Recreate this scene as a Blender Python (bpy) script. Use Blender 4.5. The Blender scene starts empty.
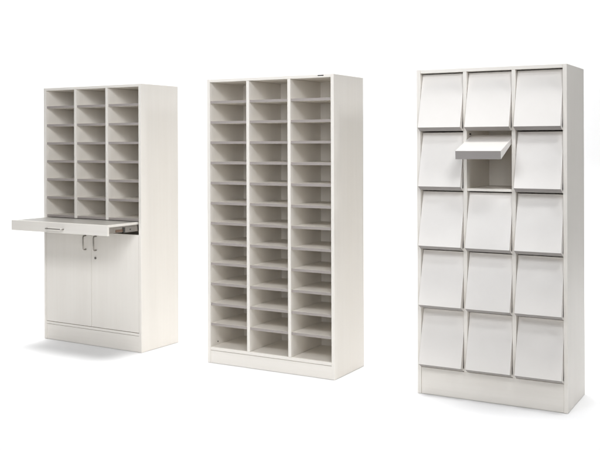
import bpy, bmesh, math, random
from mathutils import Matrix, Vector
random.seed(7)
S = bpy.context.scene
C = S.collection
PI = math.pi

# ------------------------------------------------------------------ materials
def mat(name, base, rough=.5, metal=0., grain=None, amt=.05, bump=.0, spec=.4):
    m = bpy.data.materials.new(name); m.use_nodes = True
    nt = m.node_tree; N = nt.nodes; L = nt.links
    b = N['Principled BSDF']
    b.inputs['Base Color'].default_value = (*base, 1)
    b.inputs['Roughness'].default_value = rough
    b.inputs['Metallic'].default_value = metal
    b.inputs['Specular IOR Level'].default_value = spec
    tc = N.new('ShaderNodeTexCoord'); oi = N.new('ShaderNodeObjectInfo')
    add = N.new('ShaderNodeVectorMath'); add.operation = 'MULTIPLY_ADD'
    comb = N.new('ShaderNodeCombineXYZ')
    for i in range(3): L.new(oi.outputs['Random'], comb.inputs[i])
    L.new(comb.outputs[0], add.inputs[0]); add.inputs[1].default_value = (13, 7, 5)
    L.new(tc.outputs['Object'], add.inputs[2])
    mp = N.new('ShaderNodeMapping'); L.new(add.outputs[0], mp.inputs['Vector'])
    mp.inputs['Scale'].default_value = {'v': (60, 60, 2.2), 'h': (2.2, 60, 60), None: (14, 14, 14)}[grain]
    n1 = N.new('ShaderNodeTexNoise'); L.new(mp.outputs[0], n1.inputs['Vector'])
    n1.inputs['Scale'].default_value = 1.; n1.inputs['Detail'].default_value = 6; n1.inputs['Roughness'].default_value = .6
    mp2 = N.new('ShaderNodeMapping'); L.new(add.outputs[0], mp2.inputs['Vector'])
    mp2.inputs['Scale'].default_value = {'v': (9, 9, .8), 'h': (.8, 9, 9), None: (3, 3, 3)}[grain]
    n2 = N.new('ShaderNodeTexNoise'); L.new(mp2.outputs[0], n2.inputs['Vector']); n2.inputs['Scale'].default_value = 1.; n2.inputs['Detail'].default_value = 3
    mx = N.new('ShaderNodeMath'); mx.operation = 'ADD'; L.new(n1.outputs[0], mx.inputs[0]); L.new(n2.outputs[0], mx.inputs[1])
    cr = N.new('ShaderNodeValToRGB'); e = cr.color_ramp.elements
    hf = N.new('ShaderNodeMath'); hf.operation = 'MULTIPLY'; hf.inputs[1].default_value = .5; L.new(mx.outputs[0], hf.inputs[0]); L.new(hf.outputs[0], cr.inputs[0])
    e[0].position = .34; e[1].position = .62
    e[0].color = (base[0]*(1-amt), base[1]*(1-amt*1.15), base[2]*(1-amt*1.4), 1)
    e[1].color = (min(1, base[0]*(1+amt*.35)), min(1, base[1]*(1+amt*.35)), min(1, base[2]*(1+amt*.35)), 1)
    L.new(cr.outputs[0], b.inputs['Base Color'])
    if bump:
        bp = N.new('ShaderNodeBump'); bp.inputs['Strength'].default_value = bump; bp.inputs['Distance'].default_value = .001
        L.new(n1.outputs[0], bp.inputs['Height']); L.new(bp.outputs[0], b.inputs['Normal'])
    return m

WHITE = (.825, .788, .73)
M = dict(
    lam   = mat('white_ash_laminate', WHITE, .42, grain='v', amt=.026, bump=.12),
    lamh  = mat('white_ash_laminate_horizontal_grain', WHITE, .42, grain='h', amt=.035, bump=.12),
    top   = mat('pale_grey_worktop_laminate', (.34, .325, .30), .40, grain='h', amt=.05),
    edge  = mat('grey_shelf_edging', (.36, .325, .305), .45, grain='h', amt=.06),
    enam  = mat('white_enamelled_steel', (.775, .745, .708), .36, amt=.02, spec=.5),
    steel = mat('brushed_steel', (.42, .40, .37), .35, 1., grain='h', amt=.15),
    zinc  = mat('zinc_plated_steel', (.35, .33, .31), .36, 1., grain='h', amt=.12),
    grease= mat('brown_greased_steel', (.20, .135, .10), .45, .6, grain='h', amt=.3),
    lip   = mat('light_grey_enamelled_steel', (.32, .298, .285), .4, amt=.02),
    dark  = mat('black_plastic', (.035, .033, .03), .5, amt=.1),
    paper = mat('white_studio_paper', (.90, .90, .90), .9, amt=.0, spec=.05),
)

# ------------------------------------------------------------------ mesh helpers
def bx(bm, x0, x1, y0, y1, z0, z1, bev=.0010):
    r = bmesh.ops.create_cube(bm, size=1.0)
    vs = r['verts']
    for v in vs:
        v.co = Vector(((x0+x1)/2 + v.co.x*(x1-x0), (y0+y1)/2 + v.co.y*(y1-y0), (z0+z1)/2 + v.co.z*(z1-z0)))
    if bev:
        es = list({e for v in vs for e in v.link_edges})
        bmesh.ops.bevel(bm, geom=es, offset=bev, segments=2, affect='EDGES', profile=.5)

def tube(bm, pts, r, seg=12):
    """round bar along a polyline, capped"""
    rings = []
    pts = [Vector(p) for p in pts]
    for i, p in enumerate(pts):
        a = pts[max(i-1, 0)]; b = pts[min(i+1, len(pts)-1)]
        d = (b-a).normalized()
        up = Vector((.31, .17, .93)) if abs(d.z) < .9 else Vector((.9, .3, .1))
        u = d.cross(up).normalized(); w = d.cross(u).normalized()
        if rings:
            # keep the frame continuous
            pu = prev_u; u = (pu - d*pu.dot(d)).normalized(); w = d.cross(u).normalized()
        prev_u = u
        rings.append([bm.verts.new(p + u*math.cos(2*PI*k/seg)*r + w*math.sin(2*PI*k/seg)*r) for k in range(seg)])
    for a, b in zip(rings, rings[1:]):
        for k in range(seg): bm.faces.new((a[k], a[(k+1) % seg], b[(k+1) % seg], b[k]))
    bm.faces.new(list(reversed(rings[0]))); bm.faces.new(rings[-1])

def obj(name, bm, m, parent=None, loc=(0, 0, 0), smooth=False):
    bmesh.ops.recalc_face_normals(bm, faces=bm.faces)
    me = bpy.data.meshes.new(name); bm.to_mesh(me); bm.free()
    for k in (m if isinstance(m, (list, tuple)) else [m]): me.materials.append(k)
    if smooth:
        for p in me.polygons: p.use_smooth = True
    o = bpy.data.objects.new(name, me); C.objects.link(o); o.location = loc
    if parent: o.parent = parent
    return o

def board(name, m, parent, x0, x1, y0, y1, z0, z1, bev=.0010):
    c = ((x0+x1)/2, (y0+y1)/2, (z0+z1)/2)
    bm = bmesh.new(); bx(bm, x0-c[0], x1-c[0], y0-c[1], y1-c[1], z0-c[2], z1-c[2], bev)
    return obj(name, bm, m, parent, c)

def copy_tree(o, parent=None, loc=None):
    c = o.copy(); C.objects.link(c); c.parent = parent
    if loc is not None: c.location = loc
    for ch in [k for k in bpy.data.objects if k.parent == o]: copy_tree(ch, c)
    return c

def thing(name, label, cat, X, Y, yaw, W, D):
    """Empty at the centre of the base; children use x = -W/2..W/2, y = -D/2 (front)..D/2 (back)"""
    o = bpy.data.objects.new(name, None); C.objects.link(o)
    ca, sa = math.cos(yaw), math.sin(yaw)
    o.location = (X - ca*W/2 - sa*D/2, Y - sa*W/2 + ca*D/2, 0)
    o.rotation_euler = (0, 0, yaw)
    o.empty_display_size = .2
    o['label'] = label; o['category'] = cat
    return o

def make_shelf(parent, x0, x1, yf, yb, zc, t=.015):
    """white shelf board with a grey edging strip on its front"""
    c = ((x0+x1)/2, (yf+yb)/2, zc)
    w = (x1-x0)/2; d = (yb-yf)/2
    bm = bmesh.new(); bx(bm, -w, w, -d+.0022, d, -t/2, t/2, .0006)
    s = obj('shelf', bm, M['lamh'], parent, c)
    bm = bmesh.new(); bx(bm, -w, w, -d, -d+.002, -t/2-.0006, t/2+.0006, .0005)
    obj('edging', bm, M['edge'], s)
    return s

def carcass(root, W, D, H, pt=.019, ptop=.018):
    """two side panels, a top and a back; returns inner limits"""
    for x0, x1 in ((-W/2, -W/2+pt), (W/2-pt, W/2)):
        board('side_panel', M['lam'], root, x0, x1, -D/2, D/2, .002, H, .0012)
    g = .0007
    board('top_panel', M['lamh'], root, -W/2+pt+g, W/2-pt-g, -D/2+.0015, D/2-.0005, H-ptop, H-.0008, .001)
    board('back_panel', M['lam'], root, -W/2+pt+g, W/2-pt-g, D/2-.012, D/2-.002, .004, H-ptop-g, .0005)

# ================================================================== cabinet 1
def bow_handle(parent, cx, cy, cz, length, axis, proj=.030, r=.0048):
    """bent-bar pull handle: its feet stand on the surface y = cy and it projects towards -y"""
    h = length/2; c = .010
    prof = [(-h, 0), (-h, -proj+c), (-h+c*.3, -proj+c*.3), (-h+c, -proj), (h-c, -proj), (h-c*.3, -proj+c*.3), (h, -proj+c), (h, 0)]
    bm = bmesh.new()
    tube(bm, [((a, b, 0) if axis == 'x' else (0, b, a)) for a, b in prof], r)
    return obj('handle', bm, M['steel'], parent, (cx, cy, cz), smooth=True)

X, Y, A, W, D, H = -.2229, 6.4639, -.6179, .8761, .4284, 1.7945
r1 = thing('mail_sorting_cabinet', 'tall white cabinet with open cubbyholes above a pulled-out worktop and two closed doors below', 'cabinet', X, Y, A, W, D)
carcass(r1, W, D, H, .0205)
f = -D/2; x_ = lambda s: s - W/2
zb = .884
cols = [(.0205, .2862), (.3062, .5699), (.5899, .8556)]
for s in (.2862, .5699):
    board('divider', M['lam'], r1, x_(s)+.0004, x_(s)+.0196, f+.001, D/2-.0128, zb-.009, H-.0188)
for a, b in cols:
    for k in range(7):
        if k == 0: s0 = make_shelf(r1, x_(a)+.0008, x_(b)-.0008, f+.010, D/2-.0132, 1.657)
        else: copy_tree(s0, r1, (s0.location.x, s0.location.y+random.uniform(-.0005, .0008), 1.657-.1289*k+random.uniform(-.0006, .0006)))
# full-width board over the slide-out compartment and one under it
board('fixed_shelf', M['lamh'], r1, x_(.0215), x_(.8546), f+.06, D/2-.013, .770-.018, .770)
# bottom board, plinth
board('bottom_panel', M['lamh'], r1, x_(.0212), x_(.8549), f+.0015, D/2-.013, .111, .128)
board('plinth', M['lamh'], r1, x_(.0212), x_(.8549), f+.003, f+.021, .002, .1085)
# doors (inset between the side panels)
zt = .785; zd = .1315
mid = W/2 + .0035
lock_bm = None
for k, (a, b) in enumerate(((.0225, mid-.0012), (mid+.0012, .8536))):
    d = board('door', M['lam'], r1, x_(a), x_(b), f+.0005, f+.0185, zd, zt, .0012)
    cx, cy, cz = d.location
    hs = .392 if k == 0 else .486
    bow_handle(d, x_(hs)-cx, -.0093, .710-cz, .096, 'z')
    if k == 1:
        d['label'] = 'right door with a round cam lock under its handle'
        bm = bmesh.new(); tube(bm, [(0, .001, 0), (0, -.004, 0)], .0085, 20)
        lk = obj('lock', bm, M['steel'], d, (x_(.480)-cx, -.0093, .607-cz))
        bm = bmesh.new(); bx(bm, -.0012, .0012, -.0052, -.0040, -.005, .005, 0)
        obj('lock', bm, M['dark'], d, (x_(.480)-cx, -.0093, .607-cz)).name = 'keyhole'
# pull-out worktop
fw = .338
wt = board('worktop', M['top'], r1, x_(.036), x_(.841), f-fw+.019, D/2-.22, .8550, .8710, .001)
cx, cy, cz = wt.location
for xa, xb in ((.0338, .0359), (.8411, .8432)):
    board('edging', M['lamh'], wt, x_(xa)-cx, x_(xb)-cx, f-fw+.0188-cy, D/2-.22-cy, .8545-cz, .8715-cz, .0004)
fp = board('front_panel', M['lamh'], wt, x_(.0105)-cx, x_(.8630)-cx, f-fw-cy, f-fw+.0185-cy, .8040-cz, .8722-cz, .0012)
fcx, fcy, fcz = fp.location
bow_handle(fp, x_(.418)-cx-fcx, -.0093, .8305-cz-fcz, .145, 'x', proj=.026, r=.0042)
# telescopic slides under both edges of the worktop
for s, sg in ((.843, 1), (.0275, -1)):
    n = -sg
    xo = x_(s)
    bm = bmesh.new()                                  # cabinet member, C profile (wide)
    x0, x1 = sorted((xo+.0115*sg, xo+.0095*sg))
    bx(bm, x0, x1, f+.004, f+.38, .806, .851, .0003)
    for z0 in (.806, .8492):
        a, b = sorted((xo+.0095*sg, xo+.002*sg))
        bx(bm, a, b, f+.004, f+.38, z0, z0+.0018, .0002)
    sl = obj('drawer_slide', bm, M['zinc'], r1)
    bm = bmesh.new()                                  # middle member, partly out, with a slot and a rivet
    a, b = sorted((xo+.007*sg, xo+.004*sg))
    bx(bm, a, b, f-.140, f+.24, .812, .845, .0004)
    for z0 in (.812, .8436):
        a, b = sorted((xo+.004*sg, xo+.0005*sg)); bx(bm, a, b, f-.140, f+.24, z0, z0+.0014, .0002)
    mm = obj('middle_rail', bm, M['zinc'], sl)
    bm = bmesh.new(); a, b = sorted((xo+.0085*sg, xo+.0068*sg)); tube(bm, [(a, 0, 0), (b, 0, 0)], .005, 16)
    obj('rivet', bm, M['dark'], mm, (0, f-.085, .829))
    bm = bmesh.new(); a, b = sorted((xo+.009*sg, xo+.0035*sg)); bx(bm, a, b, f-.158, f-.1405, .813, .8465, .001)
    obj('stopper', bm, M['dark'], mm)
    bm = bmesh.new()                                  # inner member fixed to the worktop
    a, b = sorted((xo+.0035*sg, xo-.001*sg))
    bx(bm, a, b, f-fw+.020, f+.08, .816, .8535, .0004)
    im = obj('inner_rail', bm, M['zinc'], sl)
    bm = bmesh.new(); a, b = sorted((xo+.0052*sg, xo+.0037*sg)); bx(bm, a, b, f-.235, f-.160, .819, .836, .0005)
    obj('grease_strip', bm, M['grease'], im)

# ================================================================== cabinet 2
X, Y, A, W, D, H = .9356, 5.6999, -.5861, .8724, .4441, 1.8006
r2 = thing('pigeonhole_cabinet', 'tall open white pigeonhole cabinet with three columns of thirteen empty slots from top to plinth', 'cabinet', X, Y, A, W, D)
carcass(r2, W, D, H, .0195)
f = -D/2; x_ = lambda s: s - W/2
cols = [(.0195, .2838), (.3038, .5683), (.5883, .8529)]
for s in (.2838, .5683):
    board('divider', M['lam'], r2, x_(s)+.0004, x_(s)+.0196, f+.001, D/2-.0128, .1035, H-.0188)
for a, b in cols:
    for k in range(12):
        z = 1.655-.1281*k
        if k == 0: s0 = make_shelf(r2, x_(a)+.0008, x_(b)-.0008, f+.008, D/2-.0132, z)
        else: copy_tree(s0, r2, (s0.location.x, s0.location.y+random.uniform(-.0005, .0008), z+random.uniform(-.0008, .0008)))
board('bottom_panel', M['lamh'], r2, x_(.0202), x_(.8522), f+.0015, D/2-.013, .083, .1025)
board('plinth', M['lamh'], r2, x_(.0202), x_(.8522), f+.003, f+.021, .002, .0805)
bm = bmesh.new(); bx(bm, -.019, .019, -.0008, .0008, -.0028, .0028, .0004)
b_ = obj('name_plate', bm, M['dark'], r2, (x_(.789), f+.0009, H-.0062))
b_['label'] = 'tiny dark plate on the front edge of the top'
bm = bmesh.new(); tube(bm, [(0, 0, 0), (.004, 0, 0)], .0038, 12)
obj('shelf_pin', bm, M['dark'], r2, (x_(.0195)-.0005, f+.09, .122))

# ================================================================== cabinet 3
X, Y, A, W, D, H = 2.0130, 4.9794, -.5732, .7888, .4634, 1.797
r3 = thing('display_cabinet', 'tall white display cabinet with fifteen slanted flap doors, one of them tilted open', 'cabinet', X, Y, A, W, D)
carcass(r3, W, D, H, .020, .019)
f = -D/2; x_ = lambda s: s - W/2
cols = [(.020, .2563), (.2763, .5125), (.5325, .7688)]
for s in (.2563, .5125):
    board('divider', M['lam'], r3, x_(s)+.0004, x_(s)+.0196, f+.001, D/2-.0128, .150, H-.0195)
P = .3262; z0 = .148
for r in range(5):
    for a, b in cols:
        board('shelf', M['lamh'], r3, x_(a)+.0002, x_(b)-.0002, f+.003, D/2-.0132, z0+P*r+.005, z0+P*r+.019)
board('plinth', M['lamh'], r3, x_(.0207), x_(.7681), f+.004, f+.022, .002, .1490)

def flap(w, L=.3095, t=.0022, lip=.043, dy=math.radians(10)):
    """tray-shaped steel flap: origin on its top edge, hanging down -z, face towards -y; depth towards +y"""
    bm = bmesh.new()
    bx(bm, -w/2, w/2, 0, t, -L, 0, .0006)                       # face sheet
    for s in (-1, 1):                                           # tapered side flanges
        xa, xb = sorted((s*w/2, s*(w/2-t)))
        vs = []
        for x in (xa, xb):
            vs.append([bm.verts.new(p) for p in ((x, t, -.001), (x, .018, -.001), (x, lip, -L+.004-math.tan(dy)*lip), (x, t, -L+.002))])
        a, b = vs
        bm.faces.new(a); bm.faces.new(list(reversed(b)))
        for k in range(4): bm.faces.new((a[k], b[k], b[(k+1) % 4], a[(k+1) % 4]))
    o = obj('flap_door', bm, M['enam'])
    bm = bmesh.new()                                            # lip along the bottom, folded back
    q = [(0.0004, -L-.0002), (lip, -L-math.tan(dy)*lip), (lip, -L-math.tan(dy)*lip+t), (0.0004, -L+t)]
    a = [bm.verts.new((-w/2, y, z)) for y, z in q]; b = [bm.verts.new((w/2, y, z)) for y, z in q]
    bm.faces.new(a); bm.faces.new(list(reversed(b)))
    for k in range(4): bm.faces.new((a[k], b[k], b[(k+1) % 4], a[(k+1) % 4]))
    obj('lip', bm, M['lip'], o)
    return o

tilt = math.radians(17)
first = None
fl_w = .2322
for r in range(5):
    top = z0+P*(r+1) - (.0035 if r < 4 else .0065)
    for c, (a, b) in enumerate(cols):
        if first is None: fl = first = flap(fl_w); fl.parent = r3
        else: fl = copy_tree(first, r3)
        cx = x_((a+b)/2)
        if r == 3 and c == 1:
            fl.location = (cx, f+.083, 1.434)
            fl.rotation_euler = (-math.radians(74.3), 0, 0)
            fl['label'] = 'flap tilted open like a shelf, second row, middle column'
        else:
            fl.location = (cx, f+.040, top)
            fl.rotation_euler = (-tilt + random.uniform(-.006, .006), 0, random.uniform(-.003, .003))
a, b = cols[1]
bm = bmesh.new(); tube(bm, [(0, 0, 0), (.007, 0, 0)], .0045, 14)
p = obj('pivot_pin', bm, M['dark'], r3, (x_(a)+.0002, f+.055, 1.4395))
q = p.copy(); C.objects.link(q); q.location.x = x_(b)-.0072

# ------------------------------------------------------------------ setting: white paper sweep
bm = bmesh.new()
prof = [(3.7, 0)] + [(8.6, 0)]
R_ = 1.2
prof += [(8.6+R_*math.sin(t), R_-R_*math.cos(t)) for t in [PI/2*k/16 for k in range(1, 17)]]
prof += [(8.6+R_, 6.5)]
xs = (-4.5, 6.0)
rows = [[bm.verts.new((x, y, z)) for x in xs] for y, z in prof]
for a, b in zip(rows, rows[1:]): bm.faces.new((a[0], a[1], b[1], b[0]))
o = obj('ground', bm, M['paper'], smooth=True); o['kind'] = 'structure'

# ------------------------------------------------------------------ lights
def area(name, loc, target, sx, sy, power, col=(1, 1, 1), spread=180):
    l = bpy.data.lights.new(name, 'AREA'); l.shape = 'RECTANGLE'; l.size = sx; l.size_y = sy
    l.energy = power; l.color = col; l.spread = math.radians(spread)
    o = bpy.data.objects.new(name, l); C.objects.link(o); o.location = loc
    o.rotation_euler = (Vector(target)-Vector(loc)).to_track_quat('-Z', 'Y').to_euler()
    return o
cool = (.965, .985, 1.02)
area('key_softbox', (1.2, .6, 3.9), (.4, 6, 2.0), 1.3, 1.0, 14, cool, spread=68)
area('high_softbox', (-.8, 3.0, 2.9), (-.2, 6, 1.6), 1.2, .9, 27, cool, spread=120)
area('steep_softbox', (1.6, 2.7, 4.0), (1.75, 5.2, .9), 1.0, .5, 4, cool, spread=62)
area('side_softbox', (4.6, 2.6, 3.6), (2.3, 5.2, 1.5), 1.0, 1.0, 9, cool, spread=70)
area('fill_softbox', (-1.0, -1.6, 2.2), (.1, 6, 2.0), 2.6, 2.2, 18, cool, spread=65)
area('overhead_narrow', (1.2, 5.3, 5.6), (1.2, 5.3, 0), 10.5, 7.8, 182, spread=27)
area('background_light', (2.2, 8.2, 5.8), (2.2, 9.6, 1.8), 11.5, 1.0, 225, spread=100)

w = bpy.data.worlds.new('World'); S.world = w; w.use_nodes = True
w.node_tree.nodes['Background'].inputs[0].default_value = (1, .99, .975, 1)
w.node_tree.nodes['Background'].inputs[1].default_value = .03

# ------------------------------------------------------------------ camera
cd = bpy.data.cameras.new('camera'); cam = bpy.data.objects.new('camera', cd); C.objects.link(cam)
cd.sensor_width = 36; cd.lens = 36*971.165/600; cd.shift_x = 125.62/600; cd.shift_y = -82.27/600
cd.clip_start = .05; cd.clip_end = 100
pitch = math.radians(-.08398); roll = math.radians(-.1977)
cam.matrix_world = Matrix.Translation((0, 0, 1.39035)) @ Matrix.Rotation(PI/2-pitch, 4, 'X') @ Matrix.Rotation(roll, 4, 'Z')
S.camera = cam
S.view_settings.view_transform = 'Standard'; S.view_settings.look = 'None'; S.view_settings.exposure = 0; S.view_settings.gamma = 1
S.cycles.max_bounces = 10; S.cycles.diffuse_bounces = 7
